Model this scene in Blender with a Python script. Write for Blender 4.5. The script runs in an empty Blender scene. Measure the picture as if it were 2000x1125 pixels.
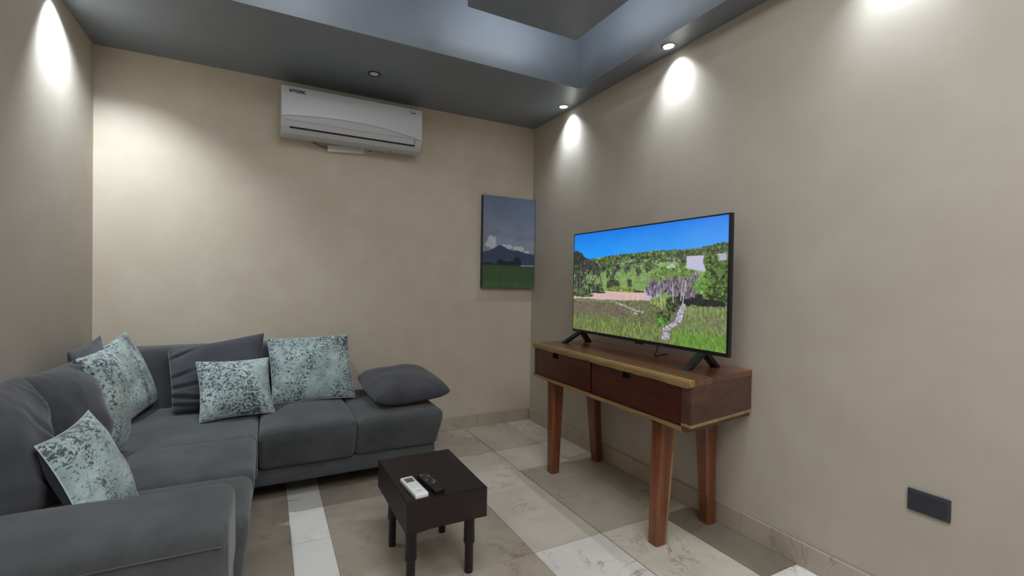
import bpy, bmesh, math, random
import numpy as np
from mathutils import Vector, Matrix, noise

C = bpy.context.scene.collection
SC = bpy.context.scene
random.seed(7)
PI = math.pi

# ------------------------------------------------------------------ camera
F_PX, YAW, PITCH, ROLL = 909.354, 0.485364, -0.0136305, 0.0166473
CAM = Vector((-2.02681, -3.48122, 1.18684))
fw = Vector((math.sin(YAW)*math.cos(PITCH), math.cos(YAW)*math.cos(PITCH), math.sin(PITCH)))
rt = Vector((math.cos(YAW), -math.sin(YAW), 0))
up = rt.cross(fw)
r2 = math.cos(ROLL)*rt + math.sin(ROLL)*up
u2 = -math.sin(ROLL)*rt + math.cos(ROLL)*up
cd = bpy.data.cameras.new('camera'); cam = bpy.data.objects.new('camera', cd); C.objects.link(cam)
cd.sensor_fit = 'HORIZONTAL'; cd.sensor_width = 36; cd.lens = F_PX*36/2000
cd.clip_start = 0.02; cd.clip_end = 50
cam.matrix_world = Matrix(((r2.x, u2.x, -fw.x, CAM.x), (r2.y, u2.y, -fw.y, CAM.y), (r2.z, u2.z, -fw.z, CAM.z), (0, 0, 0, 1)))
SC.camera = cam

# ------------------------------------------------------------------ world, exposure
w = bpy.data.worlds.new('world'); SC.world = w; w.use_nodes = True
w.node_tree.nodes['Background'].inputs[0].default_value = (0.75, 0.8, 0.9, 1)
w.node_tree.nodes['Background'].inputs[1].default_value = 0.2
SC.view_settings.view_transform = 'Standard'; SC.view_settings.look = 'None'
SC.view_settings.gamma = 1; SC.view_settings.use_curve_mapping = False
SC.view_settings.exposure = 0.3

# room numbers: back wall y=0, right wall x=0, left wall x=-W, floor z=0
W, H, HT, YN = 2.909, 2.5, 2.98, -6.2
LED = (0.80, 0.90, 1.0)
SPOT_ON = [(-0.077, -0.56), (-0.077, -1.587), (-0.077, -2.615), (-0.077, -3.64), (-0.077, -4.67),
           (-2.832, -0.62), (-2.832, -2.3), (-2.832, -3.64), (-2.832, -4.67)]
SPOT_W = 15
COVE_W = 1.4

def area(name, loc, size, sy, power, color, rot=(0, 0, 0)):
    l = bpy.data.lights.new(name, 'AREA'); l.shape = 'RECTANGLE'; l.size = size; l.size_y = sy
    l.energy = power; l.color = color
    o = bpy.data.objects.new(name, l); o.location = loc; o.rotation_euler = rot; C.objects.link(o); return o
# added soft fill for the rear half, high in the tray behind the camera
area('rear_fill_light', (-1.455, -4.3, 2.9), 1.6, 1.6, 40, (0.96, 0.975, 1.0))
# smaller added fill over the middle of the tray, out of frame
area('tray_fill_light', (-1.5, -2.75, 2.9), 0.9, 0.7, 16, (0.9, 0.95, 1.0))

# ------------------------------------------------------------------ materials
def lin(c): return tuple(((v/255)/12.92 if v/255 <= 0.04045 else ((v/255+0.055)/1.055)**2.4) for v in c) + (1,)
def mat(name):
    m = bpy.data.materials.new(name); m.use_nodes = True
    nt = m.node_tree; return m, nt, nt.nodes['Principled BSDF']
def N(nt, t, **k):
    n = nt.nodes.new(t)
    for a, b in k.items(): setattr(n, a, b)
    return n
def noise_n(nt, vec, scale, detail=4, rough=0.55, dist=0):
    n = N(nt, 'ShaderNodeTexNoise'); n.inputs['Scale'].default_value = scale; n.inputs['Detail'].default_value = detail
    n.inputs['Roughness'].default_value = rough; n.inputs['Distortion'].default_value = dist
    if vec: nt.links.new(vec, n.inputs['Vector'])
    return n
def ramp(nt, fac, stops):
    r = N(nt, 'ShaderNodeValToRGB'); e = r.color_ramp.elements
    while len(e) < len(stops): e.new(0.5)
    for i, (p, c) in enumerate(stops): e[i].position = p; e[i].color = c
    nt.links.new(fac, r.inputs[0]); return r
def bump(nt, h, bsdf, strength, dist=0.01):
    b = N(nt, 'ShaderNodeBump'); b.inputs['Strength'].default_value = strength; b.inputs['Distance'].default_value = dist
    nt.links.new(h, b.inputs['Height']); nt.links.new(b.outputs[0], bsdf.inputs['Normal']); return b
def mix(nt, fac, a, b, mode='MIX'):
    m = N(nt, 'ShaderNodeMix', data_type='RGBA', blend_type=mode)
    if isinstance(fac, float): m.inputs[0].default_value = fac
    else: nt.links.new(fac, m.inputs[0])
    for s, v in ((6, a), (7, b)):
        if isinstance(v, tuple): m.inputs[s].default_value = v
        else: nt.links.new(v, m.inputs[s])
    return m.outputs[2]
def pos(nt):
    return N(nt, 'ShaderNodeNewGeometry').outputs['Position']
def objc(nt): return N(nt, 'ShaderNodeTexCoord').outputs['Object']
def mapping(nt, vec, scale=(1, 1, 1), rot=(0, 0, 0)):
    m = N(nt, 'ShaderNodeMapping'); m.inputs['Scale'].default_value = scale; m.inputs['Rotation'].default_value = rot
    nt.links.new(vec, m.inputs[0]); return m.outputs[0]

def plain(name, c, rough=0.5, metal=0, coat=0, spec=0.5):
    m, nt, b = mat(name); b.inputs['Base Color'].default_value = lin(c); b.inputs['Roughness'].default_value = rough
    b.inputs['Metallic'].default_value = metal; b.inputs['Coat Weight'].default_value = coat
    b.inputs['Specular IOR Level'].default_value = spec; return m

def limewash(name, c1, c2, c3):
    m, nt, b = mat(name); p = pos(nt)
    n1 = noise_n(nt, p, 1.1, 5, 0.6, 0.6); n2 = noise_n(nt, p, 5.0, 6, 0.62, 0.3); n3 = noise_n(nt, p, 60, 3)
    a = ramp(nt, n1.outputs[0], [(0.36, lin(c1)), (0.64, lin(c2))])
    bb = ramp(nt, n2.outputs[0], [(0.38, (0, 0, 0, 1)), (0.68, (1, 1, 1, 1))])
    f = N(nt, 'ShaderNodeMath', operation='MULTIPLY'); f.inputs[1].default_value = 0.42
    nt.links.new(bb.outputs[0], f.inputs[0])
    nt.links.new(mix(nt, f.outputs[0], a.outputs[0], lin(c3)), b.inputs['Base Color'])
    b.inputs['Roughness'].default_value = 0.62; b.inputs['Specular IOR Level'].default_value = 0.3
    bump(nt, n2.outputs[0], b, 0.06, 0.01); return m
M_WB = limewash('limewash_warm_lit', (203, 190, 169), (212, 201, 183), (195, 180, 158))  # beige limewash with the back wall's warmer light put into its tone
M_WR = limewash('limewash_cool_lit', (186, 177, 163), (194, 186, 173), (179, 169, 153))  # same limewash greyed: the cool lamps' tint is put into the colour
M_WL = limewash('limewash_left', (196, 186, 172), (204, 195, 182), (188, 176, 161))

def ceil_mat():
    m, nt, b = mat('slate_satin_paint'); p = pos(nt)
    n1 = noise_n(nt, p, 2.0, 4, 0.6); n2 = noise_n(nt, p, 18, 4)
    r = ramp(nt, n1.outputs[0], [(0.3, lin((121, 127, 135))), (0.7, lin((128, 135, 143)))])
    nt.links.new(r.outputs[0], b.inputs['Base Color']); b.inputs['Roughness'].default_value = 0.42
    b.inputs['Specular IOR Level'].default_value = 0.45
    bump(nt, n2.outputs[0], b, 0.04, 0.01); return m
M_CEIL = ceil_mat()

def marble(name, c1, c2, vein, veinamt=0.6, seed=0.0, rough=0.22):
    m, nt, b = mat(name); p = pos(nt)
    oi = N(nt, 'ShaderNodeObjectInfo')
    ad = N(nt, 'ShaderNodeVectorMath', operation='ADD'); nt.links.new(p, ad.inputs[0])
    sc = N(nt, 'ShaderNodeMath', operation='MULTIPLY'); sc.inputs[1].default_value = 37.0
    nt.links.new(oi.outputs['Random'], sc.inputs[0]); nt.links.new(sc.outputs[0], ad.inputs[1])
    n1 = noise_n(nt, ad.outputs[0], 3.2, 7, 0.6, 0.8)
    base = ramp(nt, n1.outputs[0], [(0.33, lin(c1)), (0.66, lin(c2))])
    # thin wandering veins: the zero crossing of a noise
    n2 = noise_n(nt, ad.outputs[0], 3.6, 8, 0.62, 1.3)
    s = N(nt, 'ShaderNodeMath', operation='SUBTRACT'); s.inputs[1].default_value = 0.5; nt.links.new(n2.outputs[0], s.inputs[0])
    a = N(nt, 'ShaderNodeMath', operation='ABSOLUTE'); nt.links.new(s.outputs[0], a.inputs[0])
    vr = ramp(nt, a.outputs[0], [(0.0, (1, 1, 1, 1)), (0.016, (0, 0, 0, 1))])
    n3 = noise_n(nt, ad.outputs[0], 2.6, 3)
    gate = ramp(nt, n3.outputs[0], [(0.48, (0, 0, 0, 1)), (0.62, (1, 1, 1, 1))])
    mm = N(nt, 'ShaderNodeMath', operation='MULTIPLY'); nt.links.new(vr.outputs[0], mm.inputs[0]); nt.links.new(gate.outputs[0], mm.inputs[1])
    m2 = N(nt, 'ShaderNodeMath', operation='MULTIPLY'); m2.inputs[1].default_value = veinamt; nt.links.new(mm.outputs[0], m2.inputs[0])
    br = N(nt, 'ShaderNodeHueSaturation'); nt.links.new(base.outputs[0], br.inputs['Color'])
    vv = N(nt, 'ShaderNodeMapRange'); vv.inputs['To Min'].default_value = 0.93; vv.inputs['To Max'].default_value = 1.06
    nt.links.new(oi.outputs['Random'], vv.inputs[0]); nt.links.new(vv.outputs[0], br.inputs['Value'])
    nt.links.new(mix(nt, m2.outputs[0], br.outputs[0], lin(vein)), b.inputs['Base Color'])
    b.inputs['Roughness'].default_value = rough; b.inputs['Specular IOR Level'].default_value = 0.35
    n4 = noise_n(nt, p, 9, 4); bump(nt, n4.outputs[0], b, 0.03, 0.01)
    return m
M_TAN = marble('marble_tan', (156, 144, 129), (186, 174, 158), (120, 104, 90), 0.7, rough=0.3)
M_CREAM = marble('marble_cream', (198, 189, 173), (216, 208, 193), (132, 116, 102), 0.9, rough=0.3)
M_WHITE = marble('marble_white', (224, 220, 210), (238, 234, 226), (146, 136, 124), 0.9, rough=0.3)
M_MID = marble('marble_mid', (174, 164, 148), (192, 182, 167), (128, 112, 98), 0.8, rough=0.3)
M_DARK = marble('marble_shaded', (128, 119, 105), (144, 135, 120), (108, 96, 84), 0.4, rough=0.3)  # furniture shade between the console legs, put into the stone colour
M_BASE = marble('marble_skirting', (176, 162, 144), (190, 177, 160), (140, 126, 110), 0.6, rough=0.35)
M_BASE2 = marble('marble_skirting_veined', (176, 166, 150), (194, 184, 168), (112, 98, 84), 1.0, rough=0.35)
M_GROUT = plain('grout', (104, 94, 82), 0.9)

def fabric(name, c1, c2, scale=900):
    m, nt, b = mat(name); o = objc(nt)
    n1 = noise_n(nt, o, 4.5, 5, 0.6); n2 = noise_n(nt, o, scale, 2, 0.7)
    r = ramp(nt, n1.outputs[0], [(0.35, lin(c1)), (0.68, lin(c2))])
    sp = ramp(nt, n2.outputs[0], [(0.3, (0.82, 0.82, 0.82, 1)), (0.7, (1.15, 1.15, 1.15, 1))])
    nt.links.new(mix(nt, 1.0, r.outputs[0], sp.outputs[0], 'MULTIPLY'), b.inputs['Base Color'])
    b.inputs['Roughness'].default_value = 0.95; b.inputs['Specular IOR Level'].default_value = 0.1
    b.inputs['Sheen Weight'].default_value = 0.25; b.inputs['Sheen Roughness'].default_value = 0.5
    bump(nt, n2.outputs[0], b, 0.25, 0.001); return m
M_SOFA = fabric('charcoal_fabric', (72, 75, 77), (92, 95, 97))
M_CUSH = fabric('charcoal_cushion_fabric', (72, 73, 79), (90, 91, 96))
M_CUSHD = fabric('dark_backing_fabric', (46, 49, 60), (55, 58, 68))

def mottled():
    m, nt, b = mat('mint_mottled_velvet')
    uv = N(nt, 'ShaderNodeTexCoord').outputs['UV']
    oi = N(nt, 'ShaderNodeObjectInfo')
    ad = N(nt, 'ShaderNodeVectorMath', operation='ADD'); nt.links.new(uv, ad.inputs[0])
    sc = N(nt, 'ShaderNodeMath', operation='MULTIPLY'); sc.inputs[1].default_value = 23.0
    nt.links.new(oi.outputs['Random'], sc.inputs[0]); nt.links.new(sc.outputs[0], ad.inputs[1])
    v = ad.outputs[0]
    tone = noise_n(nt, v, 9, 4, 0.6)
    base = ramp(nt, tone.outputs[0], [(0.3, lin((148, 165, 162))), (0.52, lin((176, 195, 190))), (0.7, lin((206, 218, 214)))])
    big = noise_n(nt, mapping(nt, v, (1, 0.45, 1)), 6.5, 3, 0.55, 0.6)       # where the blotches gather
    fine = noise_n(nt, mapping(nt, v, (1.0, 1.2, 1)), 85, 5, 0.62, 0.7)
    s = N(nt, 'ShaderNodeMath', operation='MULTIPLY'); s.inputs[1].default_value = 0.62; nt.links.new(big.outputs[0], s.inputs[0])
    a = N(nt, 'ShaderNodeMath', operation='ADD'); nt.links.new(s.outputs[0], a.inputs[0]); nt.links.new(fine.outputs[0], a.inputs[1])
    g = ramp(nt, a.outputs[0], [(0.845, (0, 0, 0, 1)), (0.885, (1, 1, 1, 1))])
    dark = ramp(nt, noise_n(nt, v, 30, 3).outputs[0], [(0.4, lin((44, 48, 56))), (0.6, lin((86, 86, 98)))])
    f = N(nt, 'ShaderNodeMath', operation='MULTIPLY'); f.inputs[1].default_value = 0.93; nt.links.new(g.outputs[0], f.inputs[0])
    # fine dark crackle between the blotches
    ck = noise_n(nt, mapping(nt, v, (1.0, 1.3, 1)), 60, 4, 0.6, 0.5)
    s1 = N(nt, 'ShaderNodeMath', operation='SUBTRACT'); s1.inputs[1].default_value = 0.5; nt.links.new(ck.outputs[0], s1.inputs[0])
    s2 = N(nt, 'ShaderNodeMath', operation='ABSOLUTE'); nt.links.new(s1.outputs[0], s2.inputs[0])
    cr = ramp(nt, s2.outputs[0], [(0.006, (1, 1, 1, 1)), (0.022, (0, 0, 0, 1))])
    cg = ramp(nt, noise_n(nt, v, 16, 3, 0.6).outputs[0], [(0.46, (0, 0, 0, 1)), (0.58, (1, 1, 1, 1))])
    cm = N(nt, 'ShaderNodeMath', operation='MULTIPLY'); nt.links.new(cr.outputs[0], cm.inputs[0]); nt.links.new(cg.outputs[0], cm.inputs[1])
    mx = N(nt, 'ShaderNodeMath', operation='MAXIMUM'); nt.links.new(cm.outputs[0], mx.inputs[0]); nt.links.new(g.outputs[0], mx.inputs[1])
    nt.links.new(mx.outputs[0], f.inputs[0])
    nt.links.new(mix(nt, f.outputs[0], base.outputs[0], dark.outputs[0]), b.inputs['Base Color'])
    b.inputs['Roughness'].default_value = 0.9; b.inputs['Sheen Weight'].default_value = 0.3; b.inputs['Specular IOR Level'].default_value = 0.15
    bump(nt, fine.outputs[0], b, 0.35, 0.002); return m
M_MINT = mottled()

def wood(name, c1, c2, c3, axis='y', rough=0.3, scale=1.0, coat=0.25):
    m, nt, b = mat(name); o = objc(nt)
    st = {'x': (0.6, 9, 9), 'y': (9, 0.6, 9), 'z': (9, 9, 0.6)}[axis]
    v = mapping(nt, o, tuple(k*scale for k in st))
    n1 = noise_n(nt, v, 1.4, 5, 0.6, 1.2); n2 = noise_n(nt, mapping(nt, o, tuple(k*scale*7 for k in st)), 2, 3, 0.6)
    r = ramp(nt, n1.outputs[0], [(0.3, lin(c1)), (0.5, lin(c2)), (0.7, lin(c3))])
    sp = ramp(nt, n2.outputs[0], [(0.35, (0.8, 0.8, 0.8, 1)), (0.65, (1.1, 1.1, 1.1, 1))])
    nt.links.new(mix(nt, 1.0, r.outputs[0], sp.outputs[0], 'MULTIPLY'), b.inputs['Base Color'])
    b.inputs['Roughness'].default_value = rough; b.inputs['Coat Weight'].default_value = coat; b.inputs['Coat Roughness'].default_value = 0.2
    bump(nt, n2.outputs[0], b, 0.08, 0.002); return m
M_TOP = wood('red_brown_wood_top', (92, 52, 36), (118, 70, 50), (146, 92, 66), 'y', 0.28, coat=0.5)
M_TOP2 = wood('dark_brown_wood_top', (70, 42, 30), (92, 58, 42), (114, 76, 56), 'y', 0.28, coat=0.5)
M_DRAW = wood('mahogany_drawer', (62, 24, 13), (82, 33, 18), (104, 48, 26), 'y', 0.35)
M_SIDE = wood('brown_side_wood', (70, 45, 36), (86, 56, 45), (102, 68, 54), 'x', 0.4, coat=0.1)
M_SAP = wood('sapwood', (130, 102, 62), (154, 124, 80), (176, 146, 98), 'y', 0.4)
M_LEG = wood('leg_wood', (94, 49, 27), (120, 67, 38), (144, 90, 54), 'z', 0.32, coat=0.35)
M_ESP = wood('espresso_wood', (26, 18, 18), (33, 23, 22), (46, 31, 28), 'y', 0.5, coat=0.0)
M_ESPL = wood('espresso_leg', (16, 13, 13), (22, 18, 17), (32, 25, 22), 'z', 0.4, coat=0.1)
M_BLK = plain('black_plastic', (24, 25, 27), 0.35)
M_BLKG = plain('black_gloss', (14, 14, 15), 0.15)
M_AC = plain('ac_white_plastic', (196, 197, 198), 0.42)
M_ACG = plain('ac_gloss_panel', (208, 211, 215), 0.33)
M_ACD = plain('ac_slot_black', (16, 16, 18), 0.5)
M_WP = plain('white_plastic', (224, 222, 214), 0.4)
M_WIRE = plain('dark_wire', (96, 88, 78), 0.5)
M_LCD = plain('grey_display', (96, 104, 104), 0.25)
M_CHROME = plain('satin_nickel', (170, 172, 176), 0.3, metal=0.9)
M_RING = plain('dark_ring', (26, 28, 32), 0.35)
M_PLATE = plain('charcoal_plate', (52, 56, 64), 0.45)
M_PLATE2 = plain('charcoal_plate_module', (46, 50, 58), 0.4)
M_LOGO = plain('logo_ink', (40, 42, 60), 0.4)
M_KEY = plain('key_grey', (150, 152, 152), 0.5)
M_KEYD = plain('key_dark', (70, 70, 74), 0.4)
def emis(name, c, s):
    m, nt, b = mat(name); b.inputs['Base Color'].default_value = (0.8, 0.8, 0.8, 1)
    b.inputs['Emission Color'].default_value = c; b.inputs['Emission Strength'].default_value = s; return m
M_LENS = emis('lit_lens', (0.93, 0.97, 1.0, 1), 6.0)
M_OFF = plain('unlit_lens', (225, 226, 228), 0.4)
def vcol(name, emit, rough=0.5):
    m, nt, b = mat(name); a = N(nt, 'ShaderNodeVertexColor'); a.layer_name = 'Col'
    if emit:
        b.inputs['Base Color'].default_value = (0.01, 0.01, 0.01, 1); nt.links.new(a.outputs[0], b.inputs['Emission Color']); b.inputs['Emission Strength'].default_value = emit
        b.inputs['Roughness'].default_value = 0.15
    else:
        nt.links.new(a.outputs[0], b.inputs['Base Color']); b.inputs['Roughness'].default_value = rough
        n = noise_n(nt, objc(nt), 250, 3); bump(nt, n.outputs[0], b, 0.2, 0.001)
    return m
M_SCREEN = vcol('screen_picture', 0.8)
M_PAINT = vcol('painted_canvas', 0, 0.7)

# ------------------------------------------------------------------ helpers
def tag(o, label=None, cat=None, group=None, kind=None):
    if label: o['label'] = label
    if cat: o['category'] = cat
    if group: o['group'] = group
    if kind: o['kind'] = kind
    return o
def empty(name, loc, label=None, cat=None, group=None, rz=0):
    o = bpy.data.objects.new(name, None); o.empty_display_size = 0.1; o.location = loc; o.rotation_euler.z = rz
    C.objects.link(o); return tag(o, label, cat, group)
def obj(name, bm, m, parent=None, smooth=False, origin=None, auto=None):
    """link a bmesh given in world coordinates as one object; its origin goes to `origin`"""
    me = bpy.data.meshes.new(name)
    if origin is None:
        vs = [v.co for v in bm.verts]
        origin = Vector((sum(v.x for v in vs)/len(vs), sum(v.y for v in vs)/len(vs), min(v.z for v in vs)))
    origin = Vector(origin)
    bmesh.ops.translate(bm, verts=bm.verts, vec=-origin)
    bmesh.ops.recalc_face_normals(bm, faces=bm.faces)
    for f in bm.faces: f.smooth = smooth or bool(auto)
    bm.to_mesh(me); bm.free()
    o = bpy.data.objects.new(name, me); C.objects.link(o)
    for k in (m if isinstance(m, (list, tuple)) else [m]): me.materials.append(k)
    if parent is not None:
        pw = Vector((0, 0, 0)); q = parent
        while q is not None: pw += q.location; q = q.parent      # parents here are never rotated while building
        o.parent = parent; o.location = origin - pw
    else: o.location = origin
    if auto: me.set_sharp_from_angle(angle=math.radians(auto))
    return o
def box(x0, x1, y0, y1, z0, z1, bev=0, seg=2, bm=None):
    b = bm or bmesh.new(); t = bmesh.new()
    bmesh.ops.create_cube(t, size=1)
    bmesh.ops.scale(t, verts=t.verts, vec=(abs(x1-x0), abs(y1-y0), abs(z1-z0)))
    bmesh.ops.translate(t, verts=t.verts, vec=((x0+x1)/2, (y0+y1)/2, (z0+z1)/2))
    if bev: bmesh.ops.bevel(t, geom=list(t.edges), offset=bev, segments=seg, profile=0.6, affect='EDGES')
    merge(b, t); return b
def merge(b, t):
    me = bpy.data.meshes.new('tmp'); t.to_mesh(me); t.free(); b.from_mesh(me); bpy.data.meshes.remove(me)
def prism(pts, axis, a, b_, bev=0, seg=2, bm=None):
    """extrude a 2D outline along axis from a to b_; pts are the other two coords in xyz order"""
    bm = bm or bmesh.new(); t = bmesh.new()
    def P(p, c):
        q = list(p); q.insert(axis, c); return Vector(q)
    va = [t.verts.new(P(p, a)) for p in pts]; vb = [t.verts.new(P(p, b_)) for p in pts]
    t.faces.new(va); t.faces.new(vb[::-1]); n = len(pts)
    for i in range(n): t.faces.new((va[i], va[(i+1) % n], vb[(i+1) % n], vb[i]))
    bmesh.ops.recalc_face_normals(t, faces=t.faces)
    if bev: bmesh.ops.bevel(t, geom=list(t.edges), offset=bev, segments=seg, profile=0.6, affect='EDGES', clamp_overlap=True)
    merge(bm, t); return bm
def hexa(c8, bev=0, bm=None, seg=2):
    """solid from 8 corners: four lower (ccw), four upper"""
    bm = bm or bmesh.new(); t = bmesh.new(); v = [t.verts.new(Vector(c)) for c in c8]
    for f in ((3, 2, 1, 0), (4, 5, 6, 7), (0, 1, 5, 4), (1, 2, 6, 5), (2, 3, 7, 6), (3, 0, 4, 7)): t.faces.new([v[i] for i in f])
    bmesh.ops.recalc_face_normals(t, faces=t.faces)
    if bev: bmesh.ops.bevel(t, geom=list(t.edges), offset=bev, segments=seg, profile=0.6, affect='EDGES')
    merge(bm, t); return bm
def lathe(prof, c, n=24, bm=None, axis='z', cap=True):
    bm = bm or bmesh.new(); rings = []
    for r, z in prof:
        rings.append([bm.verts.new(Vector((c[0]+r*math.cos(2*PI*i/n), c[1]+r*math.sin(2*PI*i/n), c[2]+z))) for i in range(n)])
    for a, b_ in zip(rings, rings[1:]):
        for i in range(n): bm.faces.new((a[i], a[(i+1) % n], b_[(i+1) % n], b_[i]))
    if cap: bm.faces.new(rings[0][::-1]); bm.faces.new(rings[-1])
    return bm
def tube(pts, r, n=8, bm=None):
    bm = bm or bmesh.new(); pts = [Vector(p) for p in pts]; rings = []
    for i, p in enumerate(pts):
        d = (pts[min(i+1, len(pts)-1)]-pts[max(i-1, 0)]).normalized()
        a = d.orthogonal().normalized() if i == 0 else (rings_a - d*rings_a.dot(d)).normalized()
        rings_a = a; b_ = d.cross(a)
        rings.append([bm.verts.new(p+r*(math.cos(2*PI*k/n)*a+math.sin(2*PI*k/n)*b_)) for k in range(n)])
    for a, b_ in zip(rings, rings[1:]):
        for k in range(n): bm.faces.new((a[k], a[(k+1) % n], b_[(k+1) % n], b_[k]))
    bm.faces.new(rings[0][::-1]); bm.faces.new(rings[-1]); return bm
def smoothpath(pts, k=6):
    pts = [Vector(p) for p in pts]; out = []
    for i in range(len(pts)-1):
        p0, p1, p2, p3 = pts[max(i-1, 0)], pts[i], pts[i+1], pts[min(i+2, len(pts)-1)]
        for j in range(k):
            t = j/k
            out.append(0.5*((2*p1)+(p2-p0)*t+(2*p0-5*p1+4*p2-p3)*t*t+(3*p1-p0-3*p2+p3)*t**3))
    out.append(pts[-1]); return out
def softbox(x0, x1, y0, y1, z0, z1, r, n=14, fn=None, wob=0.0, seed=0):
    """upholstered block: rounded box on a regular grid so it can be bent by fn"""
    b = bmesh.new(); bmesh.ops.create_cube(b, size=2)
    bmesh.ops.subdivide_edges(b, edges=b.edges[:], cuts=n, use_grid_fill=True)
    c = Vector(((x0+x1)/2, (y0+y1)/2, (z0+z1)/2)); h = Vector(((x1-x0)/2, (y1-y0)/2, (z1-z0)/2))
    rr = min(r, h.x, h.y, h.z)
    def remap(t, hh):        # crowd grid lines towards the rounded edges
        s = 1 if t >= 0 else -1; t = abs(t); k = 0.6
        return s*(t/k*(hh-rr) if t < k else (hh-rr)+(t-k)/(1-k)*rr)
    for v in b.verts:
        p = Vector((remap(v.co.x, h.x), remap(v.co.y, h.y), remap(v.co.z, h.z)))
        inner = Vector((max(-(h.x-rr), min(h.x-rr, p.x)), max(-(h.y-rr), min(h.y-rr, p.y)), max(-(h.z-rr), min(h.z-rr, p.z))))
        d = p-inner
        if d.length > 1e-9:
            m = max(abs(d.x), abs(d.y), abs(d.z)); p = inner+d.normalized()*m
        q = c+p
        if wob:
            nn = noise.noise_vector(q*4+Vector((seed, 0, 0))); q += nn*wob
        if fn: q = fn(q, p, h)
        v.co = q
    return b

# ------------------------------------------------------------------ room shell
def structure(name, bm, m, parent=None, **k):
    o = obj(name, bm, m, parent, **k)
    if parent is None: o['kind'] = 'structure'
    return o
structure('wall_back', box(-W-0.12, 0.12, 0, 0.12, -0.05, HT), M_WB, origin=(0, 0, 0))
structure('wall_right', box(0, 0.12, YN, 0, -0.05, HT), M_WR, origin=(0, 0, 0))
structure('wall_left', box(-W-0.12, -W, YN, 0, -0.05, HT), M_WL, origin=(0, 0, 0))
structure('wall_front', box(-W-0.12, 0.12, YN-0.12, YN, -0.05, HT), M_WR, origin=(0, 0, 0))

# ceiling: dropped perimeter round a recessed tray, lit panels floating in the tray
IX0, IX1, IY0, IY1 = -2.748, -0.161, -5.0, -0.878
cb = box(-W, 0, IY1, 0, H, HT)
box(-W, IX0, YN, IY1, H, HT, bm=cb); box(IX1, 0, YN, IY1, H, HT, bm=cb); box(IX0, IX1, YN, IY0, H, HT, bm=cb)
box(-W-0.12, 0.12, YN, 0.12, HT, HT+0.06, bm=cb)
ceiling = structure('ceiling', cb, M_CEIL, origin=(0, 0, H))
PZ = 2.65
pb = hexa([(-1.09, -1.85, PZ), (-0.385, -1.85, PZ), (-0.385, -1.145, PZ), (-1.09, -1.145, PZ),
           (-1.09, -1.85, PZ+0.05), (-0.385, -1.85, PZ+0.05), (-0.385, -1.145, PZ+0.05), (-1.09, -1.145, PZ+0.05)])
box(-0.98, -0.50, -1.74, -1.26, PZ+0.04, HT+0.01, bm=pb)
panel = obj('drop_panel', pb, M_CEIL, ceiling)

# cove lighting on top of the panel, washing the risers of the tray
for nm, loc, sx, sy, rot, pw in (('cove_light', (-0.74, -1.19, PZ+0.09), 0.6, 0.05, (math.radians(100), 0, 0), COVE_W),
                         ('cove_light', (-0.43, -1.5, PZ+0.09), 0.05, 0.6, (0, math.radians(-100), 0), COVE_W*0.75),
                         ('cove_light', (-1.05, -1.5, PZ+0.09), 0.05, 0.6, (0, math.radians(100), 0), COVE_W*0.6),
                         ('cove_light', (-2.0, -1.3, PZ+0.09), 0.5, 0.05, (math.radians(100), 0, 0), COVE_W*0.9)):
    area(nm, loc, sx, sy, pw, (0.86, 0.92, 1.0), rot)

# floor slabs: grid lines measured from the joints
FX = [-W, -2.42, -1.92, -1.755, -0.98, -0.61, -0.228, 0]
FY = [0, -0.57, -1.16, -1.745, -2.31, -2.89, -3.47, -4.05, -4.63, -5.21, -5.79, YN]
floor = structure('floor', box(-W-0.12, 0.12, YN-0.12, 0.12, -0.06, -0.010), M_GROUT, origin=(0, 0, 0))
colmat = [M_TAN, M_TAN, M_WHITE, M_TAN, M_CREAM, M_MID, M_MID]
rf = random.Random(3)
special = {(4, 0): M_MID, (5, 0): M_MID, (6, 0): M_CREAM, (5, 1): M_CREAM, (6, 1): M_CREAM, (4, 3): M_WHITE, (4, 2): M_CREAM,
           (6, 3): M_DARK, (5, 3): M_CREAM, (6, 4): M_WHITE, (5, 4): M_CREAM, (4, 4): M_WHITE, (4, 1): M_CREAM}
for i in range(len(FX)-1):
    ys = FY
    if i == 2: ys = [0, -0.63, -1.22, -1.8, -2.38, -2.97, -3.55, -4.4, -5.2, YN]
    for j in range(len(ys)-1):
        segs = [(ys[j+1], ys[j], special.get((i, j), colmat[i]))]
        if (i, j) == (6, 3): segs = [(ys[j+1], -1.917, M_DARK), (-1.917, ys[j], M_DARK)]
        if (i, j) == (5, 1): segs = [(ys[j+1], -0.93, M_MID), (-0.93, ys[j], M_CREAM)]  # cut at a shadow edge; the shaded near part gets a darker stone
        if (i, j) == (6, 1): segs = [(ys[j+1], -0.88, M_MID), (-0.88, ys[j], M_CREAM)]  # same shadow edge carried on to the wall in tile colour
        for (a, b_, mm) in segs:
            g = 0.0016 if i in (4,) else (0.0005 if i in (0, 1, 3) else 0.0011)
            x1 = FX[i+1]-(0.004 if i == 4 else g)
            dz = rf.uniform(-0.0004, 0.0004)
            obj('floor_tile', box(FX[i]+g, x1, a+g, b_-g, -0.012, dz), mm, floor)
# narrow darker filler strip beside the long joint
for j in range(len(FY)-1):
    pass

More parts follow.
